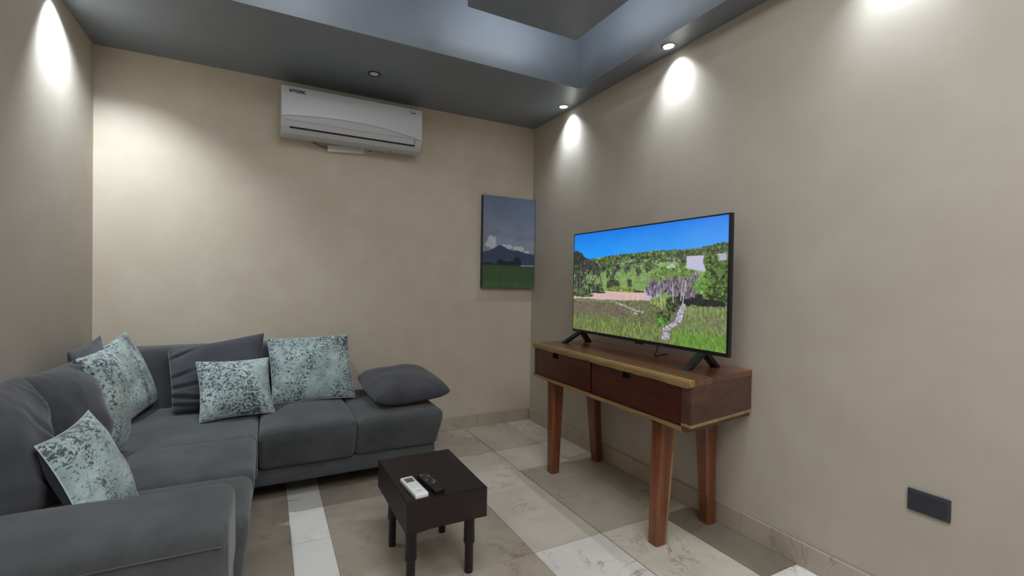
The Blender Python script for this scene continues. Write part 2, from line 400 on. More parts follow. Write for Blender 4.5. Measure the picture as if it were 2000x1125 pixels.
# baseboards
BH = 0.102
def skirting(name, axis, fixed, segs, inward):
    root = structure(name, (box(segs[0], segs[-1], 0, -0.004, 0.0, BH-0.004) if axis == 0 else
                            (box(0, -0.004, segs[0], segs[-1], 0.0, BH-0.004) if fixed == 0 else box(-W, -W+0.004, segs[0], segs[-1], 0.0, BH-0.004))), M_GROUT)
    for k in range(len(segs)-1):
        a, b_ = segs[k], segs[k+1]; s = 0.001 if a < b_ else -0.001
        if axis == 0: bm = box(a+s, b_-s, -0.003, -0.013, 0.0005, BH, 0.001, 1)
        elif fixed == 0: bm = box(-0.003, -0.013, a+s, b_-s, 0.0005, BH, 0.001, 1)
        else: bm = box(-W+0.003, -W+0.013, a+s, b_-s, 0.0005, BH, 0.001, 1)
        m = M_BASE2 if (fixed == 0 and axis == 1 and a < -2.0 and a > -2.7) else M_BASE
        obj('skirting_tile', bm, m, root)
skirting('baseboard_back', 0, 0, [-W, -2.3, -1.7, -1.1, -0.5, -0.014], -1)
skirting('baseboard_right', 1, 0, [-0.014, -0.60, -1.3, -2.044, -2.62, -3.2, -3.8, -4.4, -5.0, -5.6, YN], -1)
skirting('baseboard_left', 1, 1, [-0.014, -0.7, -1.4, -2.1, -2.8, -3.5, -4.2, -4.9, -5.6, YN], 1)

# ------------------------------------------------------------------ downlights
def downlight(x, y, z, lit, label, ring, r=0.040, power=SPOT_W, tilt=(0, 0, 0)):
    t = empty('downlight', (x, y, z), label, 'ceiling light', 'recessed downlights in the ceiling')
    bm = bmesh.new(); n = 32
    prof = [(r, 0.0), (r, -0.004), (r-0.004, -0.006), (r-0.011, -0.004), (r-0.012, 0.002)]
    obj('trim_ring', lathe(prof, (x, y, z), n, bm, cap=False), ring, t, smooth=True, origin=(x, y, z))
    obj('lens', lathe([(r-0.0115, -0.0022), (r-0.016, -0.0034), (0.004, -0.004)], (x, y, z), n), M_LENS if lit else M_OFF, t, origin=(x, y, z))
    if lit:
        l = bpy.data.lights.new('downlight_lamp', 'SPOT'); l.energy = power; l.color = LED
        l.spot_size = math.radians(104); l.spot_blend = 1.0 if not tilt[0] else 0.8; l.shadow_soft_size = 0.022
        o = bpy.data.objects.new('downlight_lamp', l); C.objects.link(o); o.location = (x, y, z-0.012)
        o.rotation_euler = tilt
        # the reflector's narrow core
        l2 = bpy.data.lights.new('downlight_core', 'SPOT'); l2.energy = power*(0.12 if tilt[0] else 0.5); l2.color = LED
        l2.spot_size = math.radians(64); l2.spot_blend = 1.0; l2.shadow_soft_size = 0.02
        o2 = bpy.data.objects.new('downlight_core', l2); C.objects.link(o2); o2.location = (x, y, z-0.012)
        o2.rotation_euler = tilt
    return t
LB = {0: 'small lit downlight in the ceiling corner between right wall and back wall',
      1: 'lit white downlight above the television, close to the right wall',
      2: 'lit downlight above the right wall nearer the camera than the console',
      5: 'lit downlight above the left wall near the back corner'}
BACK = {3: 'lit downlight above the right wall behind the camera', 4: 'rearmost lit downlight above the right wall', 6: 'lit downlight above the left wall over the sofa armrest',
        7: 'lit downlight above the left wall behind the camera', 8: 'rearmost lit downlight above the left wall'}
for i, (x, y) in enumerate(SPOT_ON):
    lab = LB.get(i) or BACK[i]
    pw = SPOT_W*{5: 4.2, 2: 0.75}.get(i, 1.0)
    # the gimbals: the right-hand row is turned a little to its wall, the corner one at the left towards the back wall
    tl = (math.radians(17), 0, math.radians(-6)) if i == 5 else (0, math.radians(14 if i < 5 else -10), 0)
    tl = (tl[0], -tl[1], tl[2])
    downlight(x, y, H, True, lab, M_CHROME, power=pw, tilt=tl)
downlight(-1.429, -0.414, H, False, 'unlit downlight with dark ring in the ceiling above the air conditioner', M_RING)
downlight(-0.745, -1.49, PZ, False, 'unlit downlight with dark ring in the hanging ceiling panel', M_RING, r=0.045)

# ------------------------------------------------------------------ air conditioner
AX0, AX1 = -1.955, -1.048
ac = empty('air_conditioner', (-1.5, 0, 2.09), 'white split air conditioner mounted high on the back wall', 'air conditioner')
prof = [(-0.001, 2.435), (-0.10, 2.435), (-0.165, 2.425), (-0.192, 2.405), (-0.2, 2.37), (-0.203, 2.27), (-0.200, 2.19), (-0.192, 2.145),
        (-0.165, 2.112), (-0.12, 2.100), (-0.001, 2.118)]
obj('body', prism(prof, 0, AX0, AX1, 0.006, 2), M_AC, ac, auto=35)
# front panel with a curved lower edge, standing proud of the body
def front_y(z):
    pts = sorted([(z_, y_) for y_, z_ in prof[3:9]])
    for (za, ya), (zb, yb) in zip(pts, pts[1:]):
        if za <= z <= zb: return ya+(yb-ya)*(z-za)/(zb-za)
    return pts[-1][1] if z > pts[-1][0] else pts[0][1]
def curved_sheet(x0, x1, zlo, zhi, off, th, nx=40, nz=8):
    bm = bmesh.new(); F = []; B = []
    for i in range(nx+1):
        x = x0+(x1-x0)*i/nx; f = []; b_ = []
        for j in range(nz+1):
            z = zlo(x)+(zhi(x)-zlo(x))*j/nz; y = front_y(z)
            f.append(bm.verts.new((x, y-off, z))); b_.append(bm.verts.new((x, y-off+th, z)))
        F.append(f); B.append(b_)
    for i in range(nx):
        for j in range(nz):
            bm.faces.new((F[i][j], F[i+1][j], F[i+1][j+1], F[i][j+1])); bm.faces.new((B[i][j+1], B[i+1][j+1], B[i+1][j], B[i][j]))
        bm.faces.new((F[i][0], B[i][0], B[i+1][0], F[i+1][0])); bm.faces.new((F[i][nz], F[i+1][nz], B[i+1][nz], B[i][nz]))
    for j in range(nz):
        bm.faces.new((F[0][j], F[0][j+1], B[0][j+1], B[0][j])); bm.faces.new((F[nx][j], B[nx][j], B[nx][j+1], F[nx][j+1]))
    return bm
def s_(x): return (x-AX0)/(AX1-AX0)
obj('front_panel', curved_sheet(AX0+0.002, AX1-0.002, lambda x: 2.208+0.035*math.sin(PI*min(1, s_(x)*0.92+0.02))-0.030*s_(x)**3, lambda x: 2.398, 0.006, 0.005), M_ACG, ac, smooth=False, auto=40)
obj('lower_panel', curved_sheet(AX0+0.03, AX1-0.012, lambda x: 2.188, lambda x: 2.203+0.035*math.sin(PI*min(1, s_(x)*0.92+0.02))-0.032*s_(x)**3, 0.0035, 0.004, nz=4), M_AC, ac, auto=40)
obj('louver', curved_sheet(AX0+0.055, AX1-0.055, lambda x: 2.150, lambda x: 2.184, 0.0035, 0.004, nz=4), M_AC, ac, auto=40)
obj('air_slot', curved_sheet(AX0+0.05, AX1-0.05, lambda x: 2.1400, lambda x: 2.1495, 0.0022, 0.004, nz=2), M_ACD, ac)
obj('air_slot', curved_sheet(AX1-0.054, AX1-0.0505, lambda x: 2.1435, lambda x: 2.185, 0.0022, 0.004, nx=2, nz=6), M_ACD, ac)
obj('indicator_bump', lathe([(0.006, 0), (0.006, -0.004), (0.002, -0.005)], (-1.25, -0.12, 2.101), 12), M_WIRE, ac)
# brand mark, upper left of the panel: small square badge and letters
def text_mesh(body, size, m, parent, loc, rot, name='lettering', ext=0.0006):
    c = bpy.data.curves.new('t', 'FONT'); c.body = body; c.size = size; c.extrude = ext; c.offset = 0.0012
    t = bpy.data.objects.new('t', c); C.objects.link(t); dg = bpy.context.evaluated_depsgraph_get()
    me = bpy.data.meshes.new_from_object(t.evaluated_get(dg)); bpy.data.objects.remove(t); bpy.data.curves.remove(c)
    o = bpy.data.objects.new(name, me); C.objects.link(o); me.materials.clear(); me.materials.append(m)
    o.parent = parent; o.location = Vector(loc)-parent.location; o.rotation_euler = rot; return o
text_mesh('YORK', 0.027, M_LOGO, ac, (AX0+0.066, -0.2065, 2.362), (PI/2, 0, 0))
bd = prism([(AX0+0.046, 2.363), (AX0+0.062, 2.363), (AX0+0.064, 2.381), (AX0+0.056, 2.376), (AX0+0.048, 2.381)], 1, -0.2065, -0.2075)
obj('badge', bd, M_LOGO, ac)
sw = smoothpath([(AX1-0.092, -0.2075, 2.383), (AX1-0.088, -0.2075, 2.375), (AX1-0.07, -0.2075, 2.368), (AX1-0.052, -0.2075, 2.370), (AX1-0.05, -0.2075, 2.378)], 5)
obj('emblem', tube(sw, 0.0022, 6), M_KEYD, ac)

# pump box under it
pbx = empty('pump_box', (-1.54, 0, 2.07), 'small white junction box on the wall under the air conditioner', 'junction box')
obj('case', hexa([(-1.662, -0.034, 2.064), (-1.418, -0.034, 2.083), (-1.418, -0.0, 2.083), (-1.662, 0.0, 2.064),
                  (-1.662, -0.034, 2.108), (-1.418, -0.034, 2.122), (-1.418, 0, 2.122), (-1.662, 0, 2.108)], 0.002), M_WP, pbx, auto=30)
obj('end_cap', hexa([(-1.452, -0.0355, 2.0795), (-1.4165, -0.0355, 2.082), (-1.4165, -0.0, 2.082), (-1.452, 0.0, 2.0795),
                  (-1.452, -0.0355, 2.1215), (-1.4165, -0.0355, 2.1235), (-1.4165, 0, 2.1235), (-1.452, 0, 2.1215)], 0.002), M_WP, pbx, auto=30)
obj('cable', tube(smoothpath([(-1.757, -0.05, 2.106), (-1.73, -0.035, 2.10), (-1.70, -0.03, 2.092), (-1.662, -0.02, 2.088)]), 0.004), M_WIRE, pbx, smooth=True)
obj('cable', tube(smoothpath([(-1.418, -0.02, 2.108), (-1.395, -0.022, 2.108), (-1.385, -0.03, 2.125), (-1.372, -0.05, 2.145), (-1.355, -0.08, 2.12)]), 0.0055), M_WP, pbx, smooth=True)
obj('cable', tube(smoothpath([(-1.418, -0.02, 2.093), (-1.385, -0.02, 2.092), (-1.36, -0.02, 2.105), (-1.35, -0.012, 2.115)]), 0.0045), M_WP, pbx, smooth=True)

# ------------------------------------------------------------------ painters for flat prints
def lin_np(a):
    a = np.asarray(a, float)/255; return np.where(a <= 0.04045, a/12.92, ((a+0.055)/1.055)**2.4)
def vnoise(u, v, sx, sy, seed, octs=4):
    r = np.zeros_like(u); amp = 1; tot = 0
    for o in range(octs):
        rs = np.random.RandomState(seed+o); g = rs.rand(int(sy*2**o)+3, int(sx*2**o)+3)
        X = u*sx*2**o; Y = v*sy*2**o; xi = X.astype(int); yi = Y.astype(int); fx = X-xi; fy = Y-yi
        fx = fx*fx*(3-2*fx); fy = fy*fy*(3-2*fy)
        r += amp*((g[yi, xi]*(1-fx)+g[yi, xi+1]*fx)*(1-fy)+(g[yi+1, xi]*(1-fx)+g[yi+1, xi+1]*fx)*fy)
        tot += amp; amp *= 0.55
    return r/tot
def grid_print(name, nx, ny, P, cols, m, parent):
    """flat print as a fine grid with point colours; P(u,t) -> arrays xyz, t from the top"""
    u, t = np.meshgrid(np.linspace(0, 1, nx), np.linspace(0, 1, ny))
    xyz = P(u, t).reshape(-1, 3); org = Vector(xyz.mean(axis=0)); xyz = xyz-np.array(org)
    idx = np.arange(nx*ny).reshape(ny, nx)
    q = np.stack([idx[:-1, :-1], idx[1:, :-1], idx[1:, 1:], idx[:-1, 1:]], -1).reshape(-1, 4)
    me = bpy.data.meshes.new(name); me.vertices.add(nx*ny); me.vertices.foreach_set('co', xyz.ravel())
    me.loops.add(q.size); me.loops.foreach_set('vertex_index', q.ravel()); me.polygons.add(len(q))
    me.polygons.foreach_set('loop_start', np.arange(0, q.size, 4)); me.update(calc_edges=True)
    ca = me.color_attributes.new('Col', 'FLOAT_COLOR', 'POINT')
    rgba = np.ones((nx*ny, 4)); rgba[:, :3] = cols(u, t).reshape(-1, 3); ca.data.foreach_set('color', rgba.ravel())
    me.materials.append(m); o = bpy.data.objects.new(name, me); C.objects.link(o)
    o.parent = parent; o.location = org-parent.location; return o

def smooth(a, lo, hi):
    x = np.clip((a-lo)/(hi-lo), 0, 1); return x*x*(3-2*x)
def lay(img, mask, col, var=None):
    c = lin_np(col)*np.ones(img.shape)
    if var is not None: c = c*var[..., None]
    m = mask[..., None]; return img*(1-m)+c*m

def screen_cols(u, t):
    n1 = vnoise(u, t, 14, 10, 1, 5); n2 = vnoise(u, t, 60, 40, 9, 3); n4 = vnoise(u, t, 26, 20, 33, 4)
    ny, nx = u.shape; img = np.zeros(u.shape+(3,)); rs = np.random.RandomState(12)
    def dab(cu, ct_, ru, rt_, col, op=0.9, soft=0.5):
        i0, i1 = max(0, int((cu-ru)*nx)), min(nx, int((cu+ru)*nx)+2); j0, j1 = max(0, int((ct_-rt_)*ny)), min(ny, int((ct_+rt_)*ny)+2)
        if i1 <= i0 or j1 <= j0: return
        d = ((u[j0:j1, i0:i1]-cu)/ru)**2+((t[j0:j1, i0:i1]-ct_)/rt_)**2
        m = ((1-smooth(d, 1-soft, 1.0))*op)[..., None]; img[j0:j1, i0:i1] = img[j0:j1, i0:i1]*(1-m)+lin_np(col)*m
    def scatter(n, fu, ft, ru, rt_, cols, op=0.85):
        for _ in range(n):
            a = fu(); b_ = ft(a); k = rs.uniform(0.6, 1.4); c = np.array(cols[rs.randint(len(cols))])*rs.uniform(0.8, 1.15)
            dab(a, b_, ru*k, rt_*k*rs.uniform(.8, 1.2), np.clip(c, 0, 255), op)
    def clump(n, cu, ct_, ru, rt_, su, st, cols, op=0.85):
        for _ in range(n):
            a = rs.uniform(0, 2*PI); r = math.sqrt(rs.rand()); c = np.array(cols[rs.randint(len(cols))])*rs.uniform(0.8, 1.15)
            dab(cu+ru*r*math.cos(a), ct_+rt_*r*math.sin(a), su*rs.uniform(.6, 1.4), st*rs.uniform(.6, 1.4), np.clip(c, 0, 255), op)
    U = rs.uniform
    k = np.clip(t/0.27, 0, 1)[..., None]; kr = np.clip(u*1.1-0.25+(n1-0.5)*0.6, 0, 1)[..., None]
    top = lin_np((0, 118, 228)); low = lin_np((20, 156, 248)); pale = lin_np((96, 160, 238))
    img[:] = top*(1-k)+low*k; img = img*(1-0.55*kr*k**0.5)+pale*0.55*kr*k**0.5
    HU, HV = [0, .08, .155, .3, .5, .66, .81, .9, .95, 1], [.245, .25, .27, .25, .236, .228, .234, .222, .205, .2]
    hor = np.interp(u, HU, HV); H_ = lambda a: np.interp(a, HU, HV)
    img = lay(img, smooth(t, hor-0.004, hor+0.006), (84, 112, 66), 0.6+.8*n2)
    img = lay(img, smooth(t, 0.365+(n4-.5)*0.05, 0.385+(n4-.5)*0.05), (122, 154, 90), 0.75+0.5*n2)
    G1, G2, G3, BR, SH = (46, 62, 40), (84, 112, 58), (122, 150, 84), (96, 94, 78), (34, 40, 34)
    scatter(900, lambda: U(0, 1), lambda a: H_(a)+U(0, .03), .007, .010, [G1, G2, (72, 100, 58), G3])
    scatter(1500, lambda: U(0.02, 1), lambda a: H_(a)+.02+U(0, .12)**1.2, .006, .010, [G1, G2, BR, G3, SH, (64, 74, 56)])
    scatter(120, lambda: U(.35, 1), lambda a: U(.29, .37), .009, .005, [(164, 168, 166), (140, 170, 110), (150, 152, 140)], .7)
    clump(60, .70, .35, .06, .02, .012, .008, [(126, 168, 92), (138, 176, 100)], .7)
    scatter(220, lambda: U(.1, .6), lambda a: U(.4, .58), .018, .008, [(132, 164, 96), (104, 138, 76), (146, 170, 110)], .4)
    for (cu, ct_) in ((.26, .37), (.30, .42), (.34, .40), (.37, .36), (.22, .40), (.44, .38), (.52, .40), (.58, .37), (.33, .47), (.46, .50)):
        clump(26, cu, ct_, .018, .035, .006, .012, [SH, G1, (70, 66, 60), (92, 88, 78)])
        dab(cu, ct_+.06, .0025, .04, (120, 112, 104), .8)
    clump(150, .34, .525, .05, .05, .007, .014, [SH, (60, 58, 54), (82, 78, 70), G1])
    clump(200, .40, .575, .10, .045, .010, .010, [(128, 150, 70), (150, 166, 84), (92, 118, 52), (104, 104, 60)])
    clump(60, .53, .585, .04, .015, .012, .006, [SH, G1])
    # left palms
    for _ in range(1500):
        tt = U(.2, .64); a = U(0, np.interp(tt, [.15, .25, .3, .4, .55, .64], [.03, .1, .19, .23, .26, .28]))
        if a > .11 and .42 < tt < .52 and U(0, 1) < .75: continue
        c = [SH, (44, 46, 44), (62, 62, 62), (86, 84, 86), (40, 52, 36), (30, 34, 32)][rs.randint(6)]
        dab(a, tt, .004*U(.6, 1.6), .016*U(.5, 1.4), c, .8)
    for (cu, ct_, r) in ((.02, .19, .035), (.07, .245, .03), (.01, .27, .03)):
        for q in range(14):
            an = q/14*2*PI
            for st in range(6): dab(cu+r*st/6*math.cos(an), ct_+r*1.3*st/6*math.sin(an)+.02*(st/6)**2, .004, .005, (36, 50, 36), .9)
    for (ua, ta, tb) in ((.13, .44, .6), (.17, .40, .56), (.20, .38, .56), (.06, .45, .62), (.09, .48, .62), (.03, .5, .62)):
        for q in range(20): dab(ua, ta+(tb-ta)*q/20, .0022, .008, (128, 122, 122), .7)
    # road
    lo = np.interp(u, [0, .1, .27, .4, .6], [.675, .665, .665, .66, .645]); hi = np.interp(u, [0, .1, .22, .3, .45, .6], [.655, .635, .6, .585, .59, .585])
    m = smooth(t, hi-.006, hi+.004)*(1-smooth(t, lo, lo+.01))*(1-smooth(u, .6, .64)); img = lay(img, m, (210, 178, 172), 0.85+0.3*n2)
    clump(90, .08, .635, .10, .018, .010, .008, [(58, 76, 44), G1, (86, 112, 56)]); clump(40, .22, .60, .05, .008, .012, .005, [SH, (50, 46, 46)])
    # field
    m = smooth(t, lo+(n2-.5)*.02, lo+.012+(n2-.5)*.02); img = lay(img, m, (108, 108, 82), 0.6+0.8*n2)
    scatter(2600, lambda: U(0, .72), lambda a: .68+U(0, .32), .006, .010, [(98, 110, 68), (126, 130, 90), (88, 80, 70), (116, 104, 92), (76, 88, 50), (112, 132, 70)], .6)
    for _ in range(1100):
        a, r = U(0, 2*PI), math.sqrt(U(0, 1)); dab(.2+.26*r*math.cos(a), .765+.055*r*math.sin(a), .012*U(.5, 1.5), .006, [(104, 92, 82), (128, 114, 100), (88, 80, 72), (112, 106, 84)][rs.randint(4)], .55)
    scatter(1500, lambda: U(0, 1), lambda a: .87+U(0, .13)-.05*(U(0, 1) < .2), .003, .020, [(120, 150, 66), (88, 118, 50), (144, 164, 88), (102, 110, 66)], .6)
    # right grass
    for _ in range(3200):
        a = U(.74, 1); tt = U(.68, 1)
        if a < np.interp(tt, [.68, .8, .9, 1], [.80, .79, .75, .73]): continue
        bl = [(126, 148, 86), (96, 122, 62), (148, 160, 108), (112, 116, 80), (84, 104, 52)] if tt < .88 else [(100, 142, 56), (122, 158, 66), (82, 118, 46)]
        dab(a, tt, .0032*U(.6, 1.5), .018*U(.6, 1.4), bl[rs.randint(len(bl))], .65)
    clump(60, .95, .78, .04, .05, .005, .012, [(128, 112, 100), (112, 104, 82)], .5)
    # lavender wall and thatch palms
    m = smooth(u, .555, .565)*(1-smooth(u, .64, .66))*smooth(t, .55, .56)*(1-smooth(t, .64, .66)); img = lay(img, m, (184, 172, 198), .75+.5*n2)
    clump(120, .82, .62, .07, .055, .012, .016, [(30, 30, 36), (40, 40, 44), (24, 26, 28)])
    for (cu, ct_, ru, rt_, n_) in ((.66, .50, .06, .09, 260), (.74, .50, .06, .11, 320), (.82, .50, .055, .11, 280), (.61, .55, .04, .06, 140)):
        clump(n_, cu, ct_, ru, rt_, .0035, .020, [(146, 132, 152), (112, 98, 116), (72, 62, 76), (170, 156, 180), (92, 84, 88), (50, 46, 52)], .8)
    for (cu, ct_, ru, rt_, n_) in ((.76, .405, .075, .045, 220), (.65, .44, .05, .035, 120), (.82, .38, .04, .04, 120), (.70, .395, .04, .03, 80)):
        clump(n_, cu, ct_, ru, rt_, .006, .011, [(96, 128, 60), (132, 160, 82), (60, 82, 44), (110, 144, 64)])
    clump(30, .715, .362, .025, .014, .008, .008, [(180, 184, 182)])
    clump(160, .66, .655, .06, .035, .005, .016, [(132, 156, 74), (96, 122, 54), (160, 176, 100)])
    clump(160, .73, .67, .035, .06, .006, .014, [SH, (62, 70, 48), (88, 104, 56), (30, 34, 30)])
    # white building
    m = smooth(u, .80, .805)*(1-smooth(u, .895, .9))*smooth(t, .283, .287)*(1-smooth(t, .37+.3*(u-.8), .39+.3*(u-.8))); img = lay(img, m, (190, 188, 214))
    m = smooth(u, .93, .935)*(1-smooth(u, .99, .995))*smooth(t, .275, .28)*(1-smooth(t, .33, .35)); img = lay(img, m, (176, 172, 194), .7+.6*n2)
    GR = [(76, 108, 50), (104, 136, 62), (48, 66, 38), (34, 44, 30), (92, 116, 58)]
    clump(220, .925, .33, .035, .065, .007, .012, GR); clump(480, .965, .46, .07, .13, .008, .012, GR); clump(160, .885, .52, .035, .06, .008, .010, [(96, 150, 58), (122, 172, 76), (72, 112, 46)])
    clump(240, .96, .57, .06, .07, .008, .012, GR[1:]+[(28, 34, 28)])
    clump(140, .91, .645, .09, .022, .010, .012, [(26, 28, 30), (34, 38, 34)])
    # trunks
    for (ua, ta, ub, tb, wd) in ((.80, .48, .785, .68, .0035), (.785, .48, .775, .64, .003), (.66, .58, .67, .73, .003), (.73, .5, .735, .66, .003)):
        for q in range(30): dab(ua+(ub-ua)*q/30, ta+(tb-ta)*q/30, wd, .007, (180, 172, 170), .8)
    # stone path and stones
    for q in range(330):
        tt = U(.665, .97); cu = np.interp(tt, [.66, .74, .80, .84, .88, .95, 1], [.795, .775, .765, .73, .70, .695, .69]); wd = np.interp(tt, [.66, .8, .9, 1], [.007, .016, .020, .018])
        dab(cu+U(-wd, wd), tt, .006*U(.6, 1.3), .008*U(.6, 1.3), [(190, 186, 204), (162, 158, 176), (128, 124, 134), (206, 202, 216)][rs.randint(4)], .85)
    clump(200, .68, .785, .045, .05, .006, .012, [(54, 78, 38), (34, 44, 28), (84, 112, 48), (110, 136, 64)]); clump(26, .665, .815, .014, .022, .007, .010, [(104, 200, 56), (72, 150, 44)])
    for q in range(60):
        a = q/60; dab(.36+a*.2+U(-.008, .008), .69+a*.075+U(-.008, .008), .006*U(.5, 1.3), .005*U(.5, 1.2), [(196, 196, 200), (160, 160, 158)][q % 2], .85)
    for q in range(40):
        a = q/40; dab(.02+a*.33, .692-a*.012+U(-.005, .005), .005, .003, (176, 172, 164), .7)
    clump(10, .505, .775, .014, .008, .007, .005, [(200, 198, 206)])
    return img

def picture_cols(u, t):
    n1 = vnoise(u, t, 3, 6, 4, 4); n2 = vnoise(u, t, 22, 30, 6, 3); n3 = vnoise(u, t, 2, 12, 8, 4)
    img = np.zeros(u.shape+(3,))
    k = np.clip(t/.55, 0, 1)[..., None]
    img[:] = lin_np((108, 124, 150))*(1-k)+lin_np((142, 148, 168))*k
    img *= (0.84+0.32*n1)[..., None]
    m = smooth(n3+.25*np.exp(-((t-.40+.08*u*-1)/.04)**2), .58, .75)*smooth(t, .3, .38); img = lay(img, m*.55, (112, 120, 142))
    m = smooth(t, .43, .47)*smooth(n1, .35, .6); img = lay(img, m*.5, (150, 160, 180))
    # clouds on the ridge
    for (cu, ct, ru, rt_) in ((.16, .48, .09, .05), (.18, .53, .07, .05), (.08, .53, .05, .03), (.50, .545, .07, .03), (.62, .56, .06, .03), (.72, .565, .08, .035), (.85, .6, .06, .025), (.4, .535, .07, .015)):
        d = ((u-cu)/ru)**2+((t-ct)/rt_)**2; img = lay(img, (1-smooth(d+(n2-.5)*.8, .5, 1.2))*.9, (206, 212, 214))
    ridge = np.interp(u, [0, .12, .24, .31, .36, .46, .56, .66, .8, 1], [.61, .595, .555, .53, .535, .568, .585, .58, .605, .622])
    m = smooth(t, ridge-.003, ridge+.003); img = lay(img, m, (66, 78, 104), .85+.3*n2)
    m = smooth(t, .66, .72)*m; img = lay(img, m*.5, (74, 88, 112))
    for (cu, ct, ru, rt_) in ((.32, .725, .06, .045), (.42, .735, .10, .03), (.66, .71, .085, .055), (.55, .735, .12, .03), (.1, .745, .14, .02)):
        d = ((u-cu)/ru)**2+((t-ct)/rt_)**2; img = lay(img, (1-smooth(d+(n2-.5)*.5, .8, 1.1)), (38, 44, 56))
    m = smooth(t, .748, .753); img = lay(img, m, (64, 88, 58), .8+.4*n1)
    m = smooth(t, .752, .79); img = lay(img, m*.8, (72, 100, 60), .7+.5*n2)
    m = smooth(t, .88+.03*n2, .97); img = lay(img, m*.7, (78, 110, 66), .7+.6*n2)
    m = ((u > .73) & (t > .745) & (t < .757)).astype(float); img = lay(img, m*.95, (196, 204, 206))
    return img

# ------------------------------------------------------------------ picture on the back wall
pic = empty('canvas_painting', (-0.24, 0, 1.13), 'unframed canvas painting of a mountain above a green field, on the back wall', 'painting')
PX0, PX1, PZ0, PZ1, PT = -0.487, -0.006, 1.134, 1.885, 0.045
obj('canvas', box(PX0, PX1, -0.002, -PT, PZ0, PZ1, 0.002, 2), plain('canvas_edge', (58, 66, 70), 0.8), pic)
grid_print('painted_scene', 130, 200, lambda u, t: np.stack([PX0+0.001+(PX1-PX0-0.002)*u, np.full_like(u, -PT-0.0006), PZ1-0.001-(PZ1-PZ0-0.002)*t], -1), picture_cols, M_PAINT, pic)

# ------------------------------------------------------------------ socket plate on the right wall
so = empty('wall_plate', (0, -2.746, 0.405), 'dark grey blank socket plate low on the right wall', 'wall plate')
obj('plate', box(-0.009, 0, -2.806, -2.688, 0.405, 0.481, 0.003, 2), M_PLATE, so, auto=30)
obj('insert', box(-0.0105, -0.008, -2.797, -2.697, 0.412, 0.474, 0.0008, 1), M_PLATE2, so, auto=30)

# ------------------------------------------------------------------ console table
con = empty('console_table', (-0.25, -1.49, 0), 'long polished wooden console table with two drawers and splayed legs, under the television', 'console table')
ZT, ZS, ZB, ZBB = 0.791, 0.763, 0.592, 0.574
def xf(y): return -0.478-0.012*((-y-0.86)/1.29)            # front line, slightly out of square
def xb(y): return -0.006
YA, YB_ = -0.853, -2.148
# top: four boards laid lengthways, the front one with a pale sapwood edge
cuts = [0.0, 0.075, 0.33, 0.62, 1.0]
mats = [M_SAP, M_TOP, M_TOP2, M_TOP]
rw = random.Random(5)
for k in range(4):
    a, b_ = cuts[k], cuts[k+1]
    def X(y, f): return xf(y)+(xb(y)-xf(y))*f
    ends = (YA, YB_+(0.0 if k else 0.006)); yE2 = lambda f: -2.1455+0.065*f
    c = [(X(YB_, a), yE2(a), ZS), (X(YB_, b_), yE2(b_), ZS), (X(YA, b_), YA+0.01*b_, ZS), (X(YA, a), YA+0.01*a, ZS)]
    obj('top_board', hexa(c+[(p[0], p[1], ZT) for p in c], 0.0035 if k == 0 else 0.0006, seg=3 if k == 0 else 1), mats[k], con, auto=35)
# wavy live edge strip along the front
b = bmesh.new(); n = 60; A_ = []
for i in range(n+1):
    y = YA-0.003+(YB_+0.012-YA+0.003)*i/n; wv = 0.0035*noise.noise(Vector((0, y*6, 3)))+0.002*noise.noise(Vector((0, y*21, 1)))
    x = xf(y); A_.append([b.verts.new((x-0.004+wv, y, ZT-0.006)), b.verts.new((x-0.006+wv, y, ZS+0.010)), b.verts.new((x-0.001+wv*2, y, ZS-0.003+wv)), b.verts.new((x+0.012, y, ZS-0.002)), b.verts.new((x+0.012, y, ZT-0.002))])
for i in range(n):
    for k in range(5): b.faces.new((A_[i][k], A_[i][(k+1) % 5], A_[i+1][(k+1) % 5], A_[i+1][k]))
b.faces.new(A_[0]); b.faces.new(A_[-1][::-1])
obj('live_edge', b, M_SAP, con, auto=50)
# sides, bottom, back, divider
def side(y0f, y1f, name, z0, z1, m, bev=0.002, x0=0.0, dyb=0.065):
    c = [(xf(y0f)+x0, y0f, z0), (xb(0), y0f+dyb, z0), (xb(0), y1f+dyb, z0), (xf(y1f)+x0, y1f, z0)]
    return obj(name, hexa(c+[(p[0], p[1], z1) for p in c], bev), m, con, auto=35)
side(-2.1445, -2.092, 'side_panel', ZB+0.014, ZS-0.0005, M_SIDE, x0=0.008)
o = side(-2.1450, -2.092, 'side_panel_sapwood', ZB, ZB+0.014, M_SAP, x0=0.008)
side(-0.895, -0.862, 'side_panel', ZB, ZS-0.0005, M_SIDE, x0=0.008, dyb=0.0)
obj('back_panel', box(-0.024, -0.008, -2.04, -0.90, ZB, ZS-0.001), M_SIDE, con)
obj('divider', box(-0.455, -0.03, -1.475, -1.455, ZB, ZS-0.001), M_SIDE, con)
c = [(xf(YB_)+0.004, -2.135, ZBB), (xb(0), -2.072, ZBB), (xb(0), -0.86, ZBB), (xf(YA)+0.004, -0.86, ZBB)]
obj('bottom_board', hexa(c+[(p[0], p[1], ZB-0.0005) for p in c], 0.002), M_SIDE, con, auto=35)
b = bmesh.new(); A_ = []
for i in range(n+1):
    y = -0.862+(-2.10+0.862)*i/n; wv = 0.004*noise.noise(Vector((5, y*5, 3)))
    x = xf(y)+0.003; A_.append([b.verts.new((x-0.004, y, ZB-0.001+wv*.5)), b.verts.new((x-0.004, y, ZBB+0.002+wv)), b.verts.new((x+0.003, y, ZBB-0.003+wv)), b.verts.new((x+0.01, y, ZB-0.001))])
for i in range(n):
    for k in range(4): b.faces.new((A_[i][k], A_[i][(k+1) % 4], A_[i+1][(k+1) % 4], A_[i+1][k]))
b.faces.new(A_[0]); b.faces.new(A_[-1][::-1])
obj('lower_live_edge', b, M_SAP, con, auto=50)
